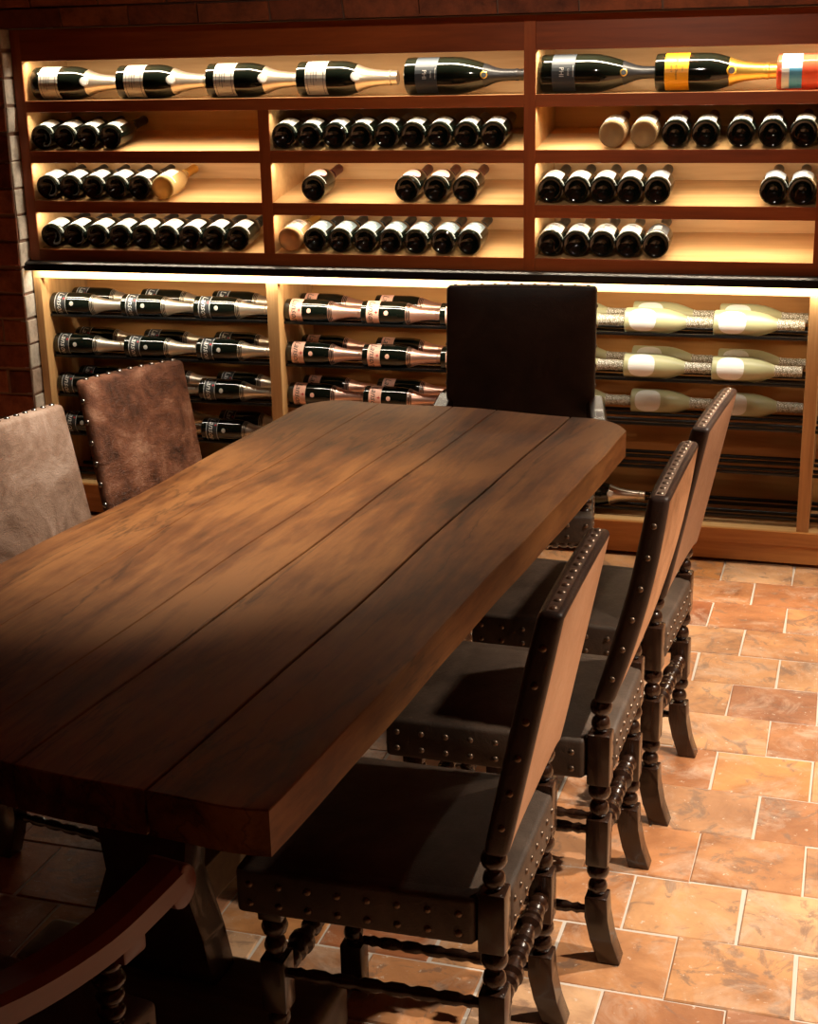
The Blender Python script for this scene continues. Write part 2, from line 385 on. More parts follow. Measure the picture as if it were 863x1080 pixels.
# ------------------------------------------------------------------ upper shelving
cab = thing('wine_shelves', 'red-brown wooden wall shelving with pale lit compartments, above the black rail', 'shelving', (0, 0, 0))
XR = .87
Zt = [(1.617, 1.760), (1.434, 1.576), (1.249, 1.390), (1.066, 1.205)]   # openings bottom, top
BAYS = [(-3.042, -2.103), (-2.061, -1.125), (-1.085, -.146), (-.105, .83)]
YBK = D+.34
bm = bmesh.new(); box(bm, -3.078, XR, YBK, YBK+.02, 1.02, 1.87); obj('back_panel', bm, M_in, cab)
def panel(x0, x1, z0, z1, y0=D, y1=YBK, mat=None, name='divider', inner=True):
    bm = bmesh.new(); box(bm, x0, x1, y0, y0+.006, z0, z1, bev=.0012, mi=0); box(bm, x0, x1, y0+.006, y1, z0, z1, mi=1)
    return obj(name, bm, [mat or M_upper_v, M_in], cab)
panel(-3.082, -3.042, 1.022, 1.872, name='side_panel')
panel(-1.125, -1.085, 1.022, 1.872, y0=D-.004)
panel(-2.103, -2.061, 1.066, 1.576)
panel(-.146, -.105, 1.066, 1.576)
panel(.83, XR, 1.022, 1.872, name='side_panel')
for a, b in ((-3.042, -1.125), (-1.085, .83)):
    bm = bmesh.new(); box(bm, a, b, D, D+.02, 1.760, 1.872, bev=.001); box(bm, a, b, D+.02, YBK, 1.76, 1.775, mi=1); obj('crown_board', bm, [M_upper_h, M_in], cab)
    # flat board under the top row
    bm = bmesh.new(); box(bm, a, b, D, D+.006, 1.576, 1.617, bev=.0012); box(bm, a, b, D+.006, YBK, 1.600, 1.617, mi=1); obj('shelf', bm, [M_upper_h, M_in], cab)
    bm = bmesh.new(); box(bm, a, b, D, D+.02, 1.022, 1.066, bev=.0012); obj('bottom_rail', bm, M_upper_h, cab)
RISE = .058
for (a, b) in BAYS:
    for k, (z0, z1) in enumerate(Zt[1:]):
        lo = (z0 - .044) if k < 2 else 1.05
        bm = bmesh.new()
        if k < 2: box(bm, a, b, D, D+.006, Zt[k+2][1], z0, bev=.0012, mi=0)
        prism(bm, [(D+.006, z0), (YBK, z0+RISE), (YBK, z0+RISE-.014), (D+.006, z0-.014)], a, b, 'x', mi=1)
        obj('shelf', bm, [M_upper_h, M_in], cab)

# black bar between upper and lower
bm = bmesh.new(); prism(bm, [(D-.045, .988), (D+.02, .988), (D+.02, 1.022), (D-.03, 1.022), (D-.042, 1.015)], -3.098, .88, 'x', bev=.002)
tag(obj('counter_rail', bm, M_black), 'long black horizontal rail dividing the upper shelves from the lower racks', 'rail')

# ------------------------------------------------------------------ lower rack
rack = thing('wine_rack', 'oak rack with black rods, below the black rail', 'wine rack', (0, 0, 0))
LB = [(-3.048, -2.103), (-2.058, -1.130), (-1.086, -.147), (-.105, .83)]
YL = D+.36
bm = bmesh.new(); box(bm, -3.08, XR, YL, YL+.02, .02, .985); obj('back_panel', bm, M_back, rack)
for a, b in ((-3.080, -3.048), (-2.103, -2.058), (-1.130, -1.086), (-.147, -.105), (.83, XR)):
    bm = bmesh.new(); box(bm, a, b, D, YL, .13, .955, bev=.0015); obj('post', bm, M_low_v, rack)
bm = bmesh.new(); box(bm, -3.080, XR, D, D+.03, .955, .987); obj('top_rail', bm, M_in, rack)
bm = bmesh.new(); box(bm, -3.080, XR, D+.03, YL, .972, .987); obj('top_board', bm, M_in, rack)
bm = bmesh.new(); box(bm, -3.080, XR, D+.001, YL, .112, .13); obj('bottom_board', bm, M_in, rack)
bm = bmesh.new(); box(bm, -3.085, XR, D-.014, D+.03, .078, .1295, bev=.002); box(bm, -3.085, XR, D-.004, D+.03, .012, .0765, bev=.002); obj('plinth', bm, M_low_h, rack)
SZ = [.806, .644, .484, .325, .163]      # rod top height per level
RY = [.055, .120, .205, .270]
for bi, (a, b) in enumerate(LB):
    for z in SZ:
        for k, dy in enumerate(RY):
            bm = bmesh.new()
            if k == 0: box(bm, a, b, D+dy-.006, D+dy+.006, z-.011, z, bev=.002)
            else: lathe(bm, [(0, a), (.007, a), (.007, b), (0, b)], Matrix.Translation((0, D+dy, z-.007)) @ Matrix.Rotation(PI/2, 4, 'Y'), 12)
            obj('rod', bm, M_rod, rack, smooth=True)

# ------------------------------------------------------------------ bottles
def text_bm(bm, s, size, r, z, ang, mi, shear=0., vert=False, flip=False):
    """letters wrapped on a cylinder of radius r, centred at height z and angle ang; vert -> text runs along the bottle"""
    cu = bpy.data.curves.new('t', 'FONT'); cu.body = s; cu.size = size; cu.shear = shear; cu.align_x = 'CENTER'; cu.align_y = 'CENTER'; cu.resolution_u = 2
    ob = bpy.data.objects.new('t', cu); C.objects.link(ob)
    dg = bpy.context.evaluated_depsgraph_get(); dg.update(); me = bpy.data.meshes.new_from_object(ob.evaluated_get(dg))
    vs = []
    for v in me.vertices:
        u, w = v.co.x, v.co.y
        if vert: u, w = -w, u
        th = ang + u/r
        vs.append(bm.verts.new((r*math.cos(th), r*math.sin(th), z+w)))
    for p in me.polygons:
        try: f = bm.faces.new([vs[i] for i in p.vertices]); f.material_index = mi
        except Exception: pass
    bpy.data.objects.remove(ob); bpy.data.curves.remove(cu); bpy.data.meshes.remove(me)

def patch(bm, r, z0, z1, half, mi=0, ang=0, seg=14, t=.0006):
    lathe(bm, [(r, z0), (r+t, z0), (r+t, z1), (r, z1)], I4, seg, ang-half, ang+half, mi)

def oval(bm, r, z, rz, rw, mi=0, ang=0, n=24, sup=2.):
    c = bm.verts.new((r*math.cos(ang), r*math.sin(ang), z)); rings = []; K = max(2, int(rw/.006)+1)
    for q in range(1, K+1):
        q = q/K; ring = []
        for i in range(n):
            a = 2*PI*i/n; ca, sa = math.cos(a), math.sin(a)
            x = math.copysign(abs(ca)**(2/sup), ca)*rw*q; y = math.copysign(abs(sa)**(2/sup), sa)*rz*q
            th = ang + x/r; ring.append(bm.verts.new((r*math.cos(th), r*math.sin(th), z+y)))
        rings.append(ring)
    for i in range(n):
        f = bm.faces.new([c, rings[0][i], rings[0][(i+1)%n]]); f.material_index = mi
        for A, B in zip(rings, rings[1:]):
            f = bm.faces.new([A[i], B[i], B[(i+1)%n], A[(i+1)%n]]); f.material_index = mi

def glass_prof(Rr, L, kind='sparkling'):
    base = [(0, .10*L), (.35*Rr, .085*L), (.62*Rr, .03*L), (.80*Rr, .004*L), (.90*Rr, 0), (.98*Rr, .008*L), (Rr, .03*L)]
    if kind == 'sparkling': up = [(Rr, .42*L), (.985*Rr, .47*L), (.92*Rr, .53*L), (.80*Rr, .59*L), (.64*Rr, .65*L), (.54*Rr, .70*L), (.47*Rr, .76*L), (.42*Rr, .83*L), (.38*Rr, .93*L), (.38*Rr, .99*L), (0, .99*L)]
    elif kind == 'lay': up = [(Rr, .345*L), (.97*Rr, .40*L), (.88*Rr, .465*L), (.72*Rr, .53*L), (.55*Rr, .59*L), (.43*Rr, .65*L), (.37*Rr, .71*L), (.345*Rr, .80*L), (.335*Rr, .92*L), (.36*Rr, .925*L), (.36*Rr, .99*L), (0, .99*L)]
    elif kind == 'frost': up = [(Rr, .36*L), (.98*Rr, .42*L), (.90*Rr, .50*L), (.76*Rr, .58*L), (.58*Rr, .65*L), (.44*Rr, .70*L), (.39*Rr, .74*L), (.38*Rr, .9*L), (.38*Rr, .99*L), (0, .99*L)]
    elif kind == 'long': up = [(Rr, .40*L), (.97*Rr, .46*L), (.86*Rr, .54*L), (.70*Rr, .62*L), (.52*Rr, .69*L), (.38*Rr, .745*L), (.31*Rr, .79*L), (.28*Rr, .9*L), (.28*Rr, .99*L), (0, .99*L)]
    else: up = [(Rr, .56*L), (.96*Rr, .60*L), (.82*Rr, .645*L), (.58*Rr, .685*L), (.42*Rr, .72*L), (.36*Rr, .77*L), (.35*Rr, .92*L), (.36*Rr, .93*L), (.36*Rr, .99*L), (0, .99*L)]
    return base + up
def interp(prof, z):
    pr = [p for p in prof if p[1] >= .03*prof[-1][1]]
    for (r0, z0), (r1, z1) in zip(pr, pr[1:]):
        if z0 <= z <= z1 and z1 > z0: return r0+(r1-r0)*(z-z0)/(z1-z0)
    return pr[-2][0]

def make_bottle(name, Rr, L, kind, glass, foil, fz, label, disc=None, rings=False, seg=28):
    nk = {'sparkling': .39, 'long': .29, 'frost': .39, 'wine': .36, 'lay': .36}[kind]
    t = thing(name, '', '', (0, 0, 0)); pf = glass_prof(Rr, L, kind)
    bm = bmesh.new(); lathe(bm, pf, seg=seg); obj('glass_body', bm, glass, t, smooth=True)
    bm = bmesh.new(); zs = [fz*L + (1-fz)*L*i/7 for i in range(8)]
    fp = [(interp(pf, fz*L), fz*L)] + [(interp(pf, z)+.0014, z) for z in zs[:-1]] + [(interp(pf, .97*L)+.0014, L), (0, L+.001)]
    if kind not in ('wine', 'lay'):   # wired cork shoulder ring
        fp = [p for p in fp if p[1] < .90*L] + [(nk*Rr+.0012, .905*L), (nk*1.13*Rr, .915*L), (nk*1.13*Rr, .935*L), (nk*1.03*Rr, .94*L), (nk*1.03*Rr, 1.0*L), (0, 1.003*L)]
    lathe(bm, fp, seg=seg)
    if rings:
        for q in (0., .018, .036):
            z = (fz-.012-q)*L; r = interp(pf, z)
            lathe(bm, [(r, z-.0012), (r+.0012, z-.0012), (r+.0012, z+.0012), (r, z+.0012)], seg=seg, mi=0)
    obj('foil_capsule', bm, foil, t, smooth=True)
    bm = bmesh.new(); mats = label(bm, Rr, L); obj('front_label', bm, mats, t, smooth=False)
    if disc:
        bm = bmesh.new(); mm = disc(bm, Rr, L, pf); obj('neck_seal', bm, mm, t)
    return t

# label painters -> return material list
def lab_black_script(bm, Rr, L):
    patch(bm, Rr, .075*L, .235*L, 1.25); r = Rr+.0011
    text_bm(bm, 'Lanson', .034, r, .15*L, .0, 1, shear=.35)
    patch(bm, Rr+.0004, .078*L, .083*L, 1.25, mi=1); patch(bm, Rr+.0004, .226*L, .230*L, 1.25, mi=1)
    for q in ((.006,.0016), (.0016,.006)): oval(bm, r, .205*L, q[0], q[1], 2, -.35, n=8)
    oval(bm, Rr+.0008, .32*L, .0085, .009, 3, .1)
    return [M_blackl, M_whiteink, M_red, M_silverl]
def lab_pink_script(bm, Rr, L):
    patch(bm, Rr, .075*L, .235*L, 1.25); r = Rr+.0011
    text_bm(bm, 'Lanson', .034, r, .14*L, .0, 1, shear=.35)
    for q in ((.007,.0018), (.0018,.007)): oval(bm, r, .205*L, q[0], q[1], 2, .05, n=8)
    oval(bm, Rr+.0008, .33*L, .0085, .009, 0, .1)
    return [M_pinkl, M_ink, M_red]
def lab_round(bm, Rr, L):
    oval(bm, Rr+.0009, .21*L, .047, .047, 0, 0, 32, 2.4)
    return [plain('round_white_label', (.85,.86,.84), .6), M_silverfoil]
def lines_label(mat, z0, z1, half, ink=M_ink, bands=(), text=None):
    def fn(bm, Rr, L):
        patch(bm, Rr, z0*L, z1*L, half); r = Rr+.0012
        for (q, hw) in bands:
            z = (z0+(z1-z0)*q)*L; patch(bm, r-.0004, z-.0007, z+.0007, hw, mi=1)
        if text:
            for s, size, q, ang, vert in text: text_bm(bm, s, size, r, (z0+(z1-z0)*q)*L, ang, 1, vert=vert)
        return [mat, ink]
    return fn
def small_label(mat, z0=.095, z1=.335, half=.80, ink=M_ink, busy=False, ring=True):
    def fn(bm, Rr, L):
        patch(bm, Rr, z0*L, z1*L, half)
        if ring:
            patch(bm, Rr, (z0-.022)*L, (z0-.016)*L, 1.3, mi=2); patch(bm, Rr, (z0-.042)*L, (z0-.037)*L, 1.3, mi=2)
        r = Rr+.0011
        rnd = random.Random(3)
        for i in range(3 if not busy else 9):
            q = .30+.18*i if not busy else .1+.09*i
            z = (z0+(z1-z0)*q)*L; a = 0 if not busy else rnd.uniform(-.4, .4)
            patch(bm, r-.0005, z-.0012, z+.0012, .3 if not busy else rnd.uniform(.2, .45), mi=1, ang=a, seg=5)
        return [mat, ink, M_whiteink]
    return fn
def round_small(mat):
    def fn(bm, Rr, L):
        oval(bm, Rr+.0009, .22*L, .036, .036, 0, 0, 24, 2.2)
        patch(bm, Rr, .075*L, .082*L, 1.3, mi=1)
        return [mat, M_whiteink]
    return fn
def seal(mat, mat2, fz, k=.0125, ang=0., shield=False):
    def fn(bm, Rr, L, pf):
        z = fz*L; r = interp(pf, z)+.0035
        # small dome facing the label side
        Mx = axis_m((r*math.cos(ang)-.002, r*math.sin(ang), z), (math.cos(ang), math.sin(ang), .35), (0,0,1))
        lathe(bm, [(k, -.002), (k, .0015), (k*.85, .0025), (0, .003)], Mx, 20, mi=0)
        lathe(bm, [(k*.7, .0026), (k*.7, .0034), (0, .0036)], Mx, 20, mi=1)
        return [mat, mat2]
    return fn

PROTO = {}
def P(k, *a, **kw): PROTO[k] = make_bottle(*a, **kw)
P('champ_black', 'champagne_bottle', .0445, .305, 'sparkling', M_glass, M_silverfoil, .615, lab_black_script, rings=True)
P('champ_pink', 'champagne_bottle', .0445, .305, 'sparkling', M_glass, M_pinkfoil, .615, lab_pink_script, rings=True)
P('champ_frost', 'champagne_bottle', .0455, .304, 'frost', M_frost, M_ornate, .70, lab_round)
P('champ_gold_neck', 'champagne_bottle', .0445, .305, 'sparkling', M_glass, M_silverfoil, .58, lines_label(M_silverl, .08, .3, 1.2, bands=((.5,.6),)), disc=seal(M_silverfoil, M_silverl, .60))
P('mag_silver', 'magnum_bottle', .0605, .366, 'sparkling', M_glass, M_silverfoil, .60,
  lines_label(M_silverl, .10, .315, 1.35, bands=((.12,1.2),(.3,.5),(.42,.65),(.55,.35),(.88,1.2))), disc=seal(M_silverl, M_white, .605, .017, .12))
P('mag_slate', 'magnum_bottle', .0635, .425, 'long', M_glass, M_blackfoil, .655,
  lines_label(M_slate, .10, .285, 1.25, ink=M_whiteink, bands=((.93,.3),), text=(('PHI', .022, .42, .05, False), ('CUVEE', .008, .72, .05, False))), disc=seal(M_goldfoil, M_slate, .665, .0125, .1))
P('mag_yellow', 'magnum_bottle', .0615, .392, 'sparkling', M_glass, M_goldfoil, .615,
  lines_label(M_yellow, .085, .285, 1.35, text=(('Veuve Clicquot', .0115, .50, .0, False), ('BRUT', .009, .28, 0, False)), bands=((.75,.12),)), disc=seal(M_yellow, M_ink, .635, .0155, .1))
def lab_pinkb(bm, Rr, L):
    patch(bm, Rr, .04*L, .20*L, 1.3, ang=0); patch(bm, Rr+.0003, .10*L, .20*L, .65, mi=1, ang=.62); return [M_white, M_bluel]
P('mag_pink', 'magnum_bottle', .057, .40, 'wine', M_pink_glass, M_goldfoil, .72, lab_pinkb)
for key, gl, fo, lb in (
    ('w_white', M_glass, M_blackfoil, small_label(M_white)),
    ('w_cream', M_glass, M_silverfoil, small_label(M_white, .10, .32, .72)),
    ('w_whitered', M_glass, M_redfoil, small_label(M_white, .10, .32, .72)),
    ('w_pinkoval', M_glass, M_redfoil, round_small(M_palepink)),
    ('w_pinklabel', M_glass, M_redfoil, small_label(M_palepink, .12, .33, .65)),
    ('w_art', M_glass, M_blackfoil, small_label(plain('grey_patterned_label', (.20,.26,.28), .5), .09, .36, .95, ink=M_whiteink, busy=True)),
    ('w_greylabel', M_glass, M_blackfoil, small_label(plain('grey_label', (.30,.33,.36), .5), .10, .34, .8, ink=M_whiteink)),
    ('w_darklabel', M_glass, M_blackfoil, small_label(plain('charcoal_label', (.06,.06,.06), .5), .09, .34, .9, ink=M_whiteink)),
    ('w_banded', M_glass, M_blackfoil, small_label(plain('banded_label', (.55,.56,.52), .5), .09, .34, .9, ink=M_ink, busy=True)),
    ('w_gold', M_gold_glass, M_goldfoil, small_label(M_white, .12, .34, .7)),
    ('w_rose', M_rose_glass, M_goldfoil, small_label(plain('sand_label', (.62,.5,.42), .5), .12, .36, .8, busy=True)),
    ('w_clear', M_clear_glass, M_redfoil, small_label(M_white, .13, .34, .8))):
    P(key, 'wine_bottle', .0455 if key != 'w_art' else .0445, .292, 'lay', gl, fo, .68, lb)
USED = set()
def place(key, M4, label, cat, group):
    p = PROTO[key]
    o = p if key not in USED else copy_tree(p)
    USED.add(key)
    o.matrix_world = M4; tag(o, label, cat); 
    if group: o['group'] = group
    return o
ORD = ['first','second','third','fourth','fifth','sixth','seventh','eighth','ninth']
NUM = ['one','two','three','four','five','six','seven','eight','nine']

# --- top row, lying lengthwise
def lie_x(key, x, y, z, Rr, label, cat, group, tilt=0., roll=0.):
    M4 = axis_m((x, y, z+Rr+.0006), (1, 0, tilt), (0, -math.cos(roll), math.sin(roll)))
    return place(key, M4, label, cat, group)
g = 'magnums lying along the top shelf'
for x, s in ((-3.030, 'leftmost on the top shelf'), (-2.676, 'second from the left on the top shelf'), (-2.315, 'third from the left on the top shelf'), (-1.963, 'fourth from the left, beside the gap on the top shelf')):
    lie_x('mag_silver', x, D+.085, 1.617, .0605, 'large silver-labelled dark bottle, '+s, 'bottle', g, roll=.25)
lie_x('mag_slate', -1.560, D+.085, 1.617, .0635, 'large black bottle with slate grey label, left of the wide post on the top shelf', 'bottle', g, roll=.15)
lie_x('mag_slate', -1.078, D+.085, 1.617, .0635, 'large black bottle with slate grey label, left of the yellow-labelled one, top shelf', 'bottle', g, roll=.15)
lie_x('mag_yellow', -.690, D+.085, 1.617, .0615, 'large dark bottle with bright yellow label and gold neck on the top shelf', 'bottle', g, roll=.2)
lie_x('mag_pink', -.296, D+.085, 1.617, .057, 'large clear bottle of orange-pink wine at the right end of the top shelf', 'bottle', g, roll=.2)

# --- three sloping rows, bases outward
def lie_in(key, x, row, label, group, Rr=.0455, yaw_=0.):
    z0 = Zt[row][0]; sl = math.atan2(RISE, YBK-D-.006)
    d = Vector((math.sin(yaw_)*math.cos(sl), math.cos(sl)*math.cos(yaw_), math.sin(sl)))
    n = Vector((0, -math.sin(sl), math.cos(sl)))
    p = Vector((x, D+.020, z0+.0035)) + n*(Rr+.0008)
    front = n + Vector((.10*random.uniform(-.6, 1), 0, 0))
    return place(key, axis_m(p, d, front), label, 'bottle', group)
def rowof(xs, keys, row, where, group, descs):
    n = len(xs)
    for i, (x, k) in enumerate(zip(xs, keys)):
        lie_in(k, x, row, descs(i, n) + ', ' + where, group, Rr=.0445 if k == 'w_art' else .0455)
def dd(base): return lambda i, n: '%s, %s of %s from left' % (base, ORD[i], NUM[n-1])
g = 'wine bottles lying base outward on the sloping shelves'
rowof([-2.993,-2.897,-2.801,-2.705], ['w_white']*4, 1, 'second row, left bay', g, dd('dark bottle with white label'))
xs = [-2.990,-2.892,-2.795,-2.698,-2.601]
rowof(xs, ['w_white']*5, 2, 'third row, left bay', g, dd('dark bottle with white label'))
lie_in('w_gold', -2.504, 2, 'golden wine bottle with white label at the right end of the third row, left bay', g)
rowof([-2.990+.0972*i for i in range(9)], ['w_white']*9, 3, 'bottom sloping row, left bay', g, dd('dark bottle with large white label'))
rowof([-2.012+.0968*i for i in range(9)], ['w_cream']*9, 1, 'second row, middle bay', g, dd('dark bottle with white label'))
lie_in('w_pinkoval', -1.906, 2, 'dark bottle with pink oval label lying alone on the third row, middle bay', g)
lie_in('w_pinkoval', -1.552, 2, 'dark bottle with pink oval label, left of three together, third row', g)
lie_in('w_pinkoval', -1.446, 2, 'dark bottle with pink oval label, centre of three together, third row', g)
lie_in('w_pinklabel', -1.339, 2, 'dark bottle with pale pink square label, right of three together, third row', g)
lie_in('w_rose', -2.005, 3, 'pale rose wine bottle in the left corner of the bottom row, middle bay', g)
rowof([-1.908,-1.812,-1.716,-1.620,-1.524,-1.424,-1.326], ['w_art']*7, 3, 'bottom sloping row, middle bay', g, dd('black bottle with scribbled grey label'))
rowof([-.825,-.719], ['w_clear']*2, 1, 'second row, right bay', g, lambda i, n: 'clear bottle of pale wine, '+('left' if i == 0 else 'right')+' one of the two')
rowof([-.614,-.514,-.400,-.299,-.198], ['w_whitered']*5, 1, 'second row, right bay', g, dd('white-labelled red-foiled bottle'))
rowof([-1.034,-.943], ['w_white']*2, 2, 'third row, right bay', g, lambda i, n: 'dark bottle with white label, '+('against the post' if i == 0 else 'second from the post'))
rowof([-.852,-.761], ['w_white']*2, 2, 'third row, right bay', g, lambda i, n: 'dark bottle with white label, '+('third' if i == 0 else 'fourth')+' from the wide post')
lie_in('w_greylabel', -.668, 2, 'dull grey-labelled bottle, right end of five together, third row, right bay', g)
rowof([-.286,-.194], ['w_greylabel']*2, 2, 'third row, right bay', g, lambda i, n: 'dark bottle with grey label, '+('left' if i == 0 else 'right')+' of the pair beyond the gap')
rowof([-1.034,-.943,-.852,-.761], ['w_banded']*4, 3, 'bottom sloping row, right bay', g, dd('dark bottle with banded pale label'))
lie_in('w_darklabel', -.668, 3, 'dark bottle with charcoal label, right end of the bottom sloping row, right bay', g)

# --- lower rack
def rack_bottle(key, x, lvl, back, label, group, Rr):
    yc = D + (.2375 if back else .0875); h = .0325; rr = Rr + .0005
    z = SZ[lvl]-.007 + math.sqrt((rr+.007)**2 - h**2) if back else SZ[lvl] + math.sqrt(max(rr*rr-.0265**2, 0)) - .001
    M4 = axis_m((x, yc, z), (1, 0, 0), (0, -math.cos(.28), math.sin(.28)))
    place(key, M4, label, 'bottle', group)
LV = ['top', 'second', 'third', 'fourth', 'lowest']
PO = ['left', 'middle', 'right']
for lvl in range(4):
    for i, x in enumerate((-3.046, -2.737, -2.428)):
        rack_bottle('champ_black', x, lvl, False, 'black-labelled champagne bottle, front row %s, %s rack level, left bay' % (PO[i], LV[lvl]), 'black-labelled champagne in the left bay', .0445)
    for i, x in enumerate((-3.036, -2.728, -2.420)):
        rack_bottle('champ_black', x, lvl, True, 'black-labelled champagne bottle, back row %s, %s rack level, left bay' % (PO[i], LV[lvl]), 'black-labelled champagne in the left bay', .0445)
for lvl in range(3):
    for i, x in enumerate((-2.055, -1.752, -1.449)):
        rack_bottle('champ_pink', x, lvl, False, 'pink-labelled champagne bottle, front row %s, %s rack level, middle bay' % (PO[i], LV[lvl]), 'pink-labelled champagne in the middle bay', .0445)
    for i, x in enumerate((-2.052, -1.748)):
        rack_bottle('champ_pink', x, lvl, True, 'pink-labelled champagne bottle, back row %s, %s rack level, middle bay' % (PO[i], LV[lvl]), 'pink-labelled champagne in the middle bay', .0445)
for lvl in range(3):
    for i, x in enumerate((-1.083, -.774, -.466)):
        if lvl < 2: rack_bottle('champ_frost', x, lvl, False, 'frosted pale bottle, front row %s, %s rack level, right bay' % (PO[i], LV[lvl]), 'frosted pale sparkling wine in the right bay', .0455)
        rack_bottle('champ_frost', x+.006, lvl, True, 'frosted pale bottle, back row %s, %s rack level, right bay' % (PO[i], LV[lvl]), 'frosted pale sparkling wine in the right bay', .0455)
rack_bottle('champ_gold_neck', -.995, 4, False, 'single bottle with silvery gold neck on the lowest rack level, beyond the table corner', None, .0445)

# ------------------------------------------------------------------ table
TA = -R(3.95)       # table leans clockwise from the room's axis
TO = Vector((-.831 + math.tan(R(3.95))*1.66, 1.66, 0))    # near right corner on the floor
TM = Matrix.Translation(TO) @ Matrix.Rotation(TA, 4, 'Z')
tb = thing('dining_table', 'long heavy brown plank table with rounded worn corners between the leather chairs', 'table', TO, TA)
TH = .775; TT = .072; TL = 2.325; TW = .972
def table_top():
    bm = bmesh.new()
    seams = [0, .200, .430, .558, .782, TW]    # from the left edge
    rnd = random.Random(5)
    def yn(x):   # near edge, x from 0 (left) to TW (right), local y
        u = x/TW; y = -.012 + .010*math.sin(5*u) + .004*math.sin(17*u)
        e = TW-x
        if e < .10: y += .012*((.10-e)/.10)**2
        if x < .08: y += .05*((.08-x)/.08)**2
        return y
    def yf(x):
        e = TW-x; y = TL - .008*math.sin(9*x) - .03*(x/TW)
        if e < .13: y -= .11*((.13-e)/.13)**2.2
        if x < .10: y -= .10*((.10-x)/.10)**2
        return y
    for a, b in zip(seams, seams[1:]):
        n = 7; ny = 36
        g_ = .0022 if not (abs(a-.200) < .01 or abs(b-.200) < .01 or abs(a-.43) < .01) else .0005
        grid = []
        for j in range(ny+1):
            row = []
            for i in range(n+1):
                x = a + (b-a)*i/n
                if i == 0 and a > 0: x += g_
                if i == n and b < TW: x -= g_
                y = yn(x) + (yf(x)-yn(x))*j/ny
                xx = x
                if b == TW and i == n: xx += .002*math.sin(y*5)+.0008*math.sin(y*17)
                if a == 0 and i == 0: xx += .006*math.sin(y*5+1)
                if a > 0 and i == 0 or b < TW and i == n: xx += .003*math.sin(y*4 + (a if i == 0 else b)*31)
                row.append((xx-TW, y))
            grid.append(row)
        top = [[bm.verts.new((p[0], p[1], TH + .0015*math.sin(p[1]*9+p[0]*13))) for p in r] for r in grid]
        bot = [[bm.verts.new((p[0], p[1], TH-TT)) for p in r] for r in grid]
        for j in range(ny):
            for i in range(n):
                bm.faces.new([top[j][i], top[j][i+1], top[j+1][i+1], top[j+1][i]])
                bm.faces.new([bot[j][i], bot[j+1][i], bot[j+1][i+1], bot[j][i+1]])
            bm.faces.new([top[j][0], top[j+1][0], bot[j+1][0], bot[j][0]]); bm.faces.new([top[j][n], bot[j][n], bot[j+1][n], top[j+1][n]])
        for i in range(n):
            bm.faces.new([top[0][i], bot[0][i], bot[0][i+1], top[0][i+1]]); bm.faces.new([top[ny][i], top[ny][i+1], bot[ny][i+1], bot[ny][i]])
    bmesh.ops.recalc_face_normals(bm, faces=bm.faces[:]); bm.normal_update()
    es = [e for e in bm.edges if len(e.link_faces) == 2 and e.calc_face_angle(0) > 1.1 and min(v.co.z for v in e.verts) > TH-.01]
    bmesh.ops.bevel(bm, geom=es, offset=.0018, segments=1, affect='EDGES', clamp_overlap=True)
    return bm
o = obj('table_top', table_top(), M_table, tb, smooth=True)
for yy in (.47, 1.95):
    bm = bmesh.new(); box(bm, -.79, -.14, yy-.075, yy+.075, .0, .115, bev=.022, seg=3); obj('trestle_foot', bm, M_trestle, tb, smooth=True)
    bm = bmesh.new(); prism(bm, [(-.64,.115),(-.36,.115),(-.38,.2),(-.42,.32),(-.40,.48),(-.35,.62),(-.30,.66),(-.70,.66),(-.65,.62),(-.59,.48),(-.57,.32),(-.62,.2)], yy-.04, yy+.04, 'y', bev=.006); obj('trestle_leg', bm, M_turn, tb, smooth=True)
    bm = bmesh.new(); box(bm, -.85, -.14, yy-.05, yy+.05, .66, TH-TT, bev=.006); obj('bearer', bm, M_turn, tb)
bm = bmesh.new(); box(bm, -.50, -.43, .50, 1.92, .20, .29, bev=.006); obj('stretcher', bm, M_trestle, tb)

# ------------------------------------------------------------------ chairs
def beads(z0, z1, r0, n=3, rw=.6):
    """bead-and-reel turning between two squared blocks"""
    out = [(r0*.55, z0)]; L = z1-z0
    for i in range(n):
        a = z0 + L*(i+.06)/n; b = z0+L*(i+.94)/n; m = (a+b)/2
        k = r0*(1.0 if i == n//2 else .86)
        out += [(k*rw, a), (k*.86, a+(b-a)*.15), (k, m-(b-a)*.08), (k, m+(b-a)*.08), (k*.86, b-(b-a)*.15), (k*rw, b)]
    out.append((r0*.55, z1)); return out
def turned_bar(bm, p0, p1, r, big=True):
    d = Vector(p1)-Vector(p0); L = d.length; M4 = axis_m(p0, d, (0,.3,1) if abs(d.normalized().z) < .9 else (1,0,0))
    pr = [(0, 0), (r*.62, 0), (r*.62, .012), (r*.82, .02), (r*.6, .03)]
    n = 11 if big else 6; a, b = .03, L-.03
    for i in range(n):
        c = a+(b-a)*(i+.5)/n; w = (b-a)/n*.46; u = (i+.5)/n
        env = 1 - .28*abs(math.cos(u*2*PI)) if big else .85
        if big and i in (3, 7): pr += [(r*.58, c-w), (r*.62, c), (r*.58, c+w)]
        else: pr += [(r*env*.72, c-w), (r*env, c-w*.5), (r*env, c+w*.5), (r*env*.72, c+w)]
    pr += [(r*.6, L-.03), (r*.82, L-.02), (r*.62, L-.012), (r*.62, L), (0, L)]
    lathe(bm, pr, M4, 16)
def nail_mesh(r):
    bm = bmesh.new(); lathe(bm, [(r, -.001), (r*.98, .0006), (r*.8, r*.38), (r*.45, r*.55), (0, r*.62)], seg=10)
    me = bpy.data.meshes.new('nail'); 
    for f in bm.faces: f.smooth = True
    bmesh.ops.recalc_face_normals(bm, faces=bm.faces[:]); bm.to_mesh(me); bm.free(); return me
NAIL = {}
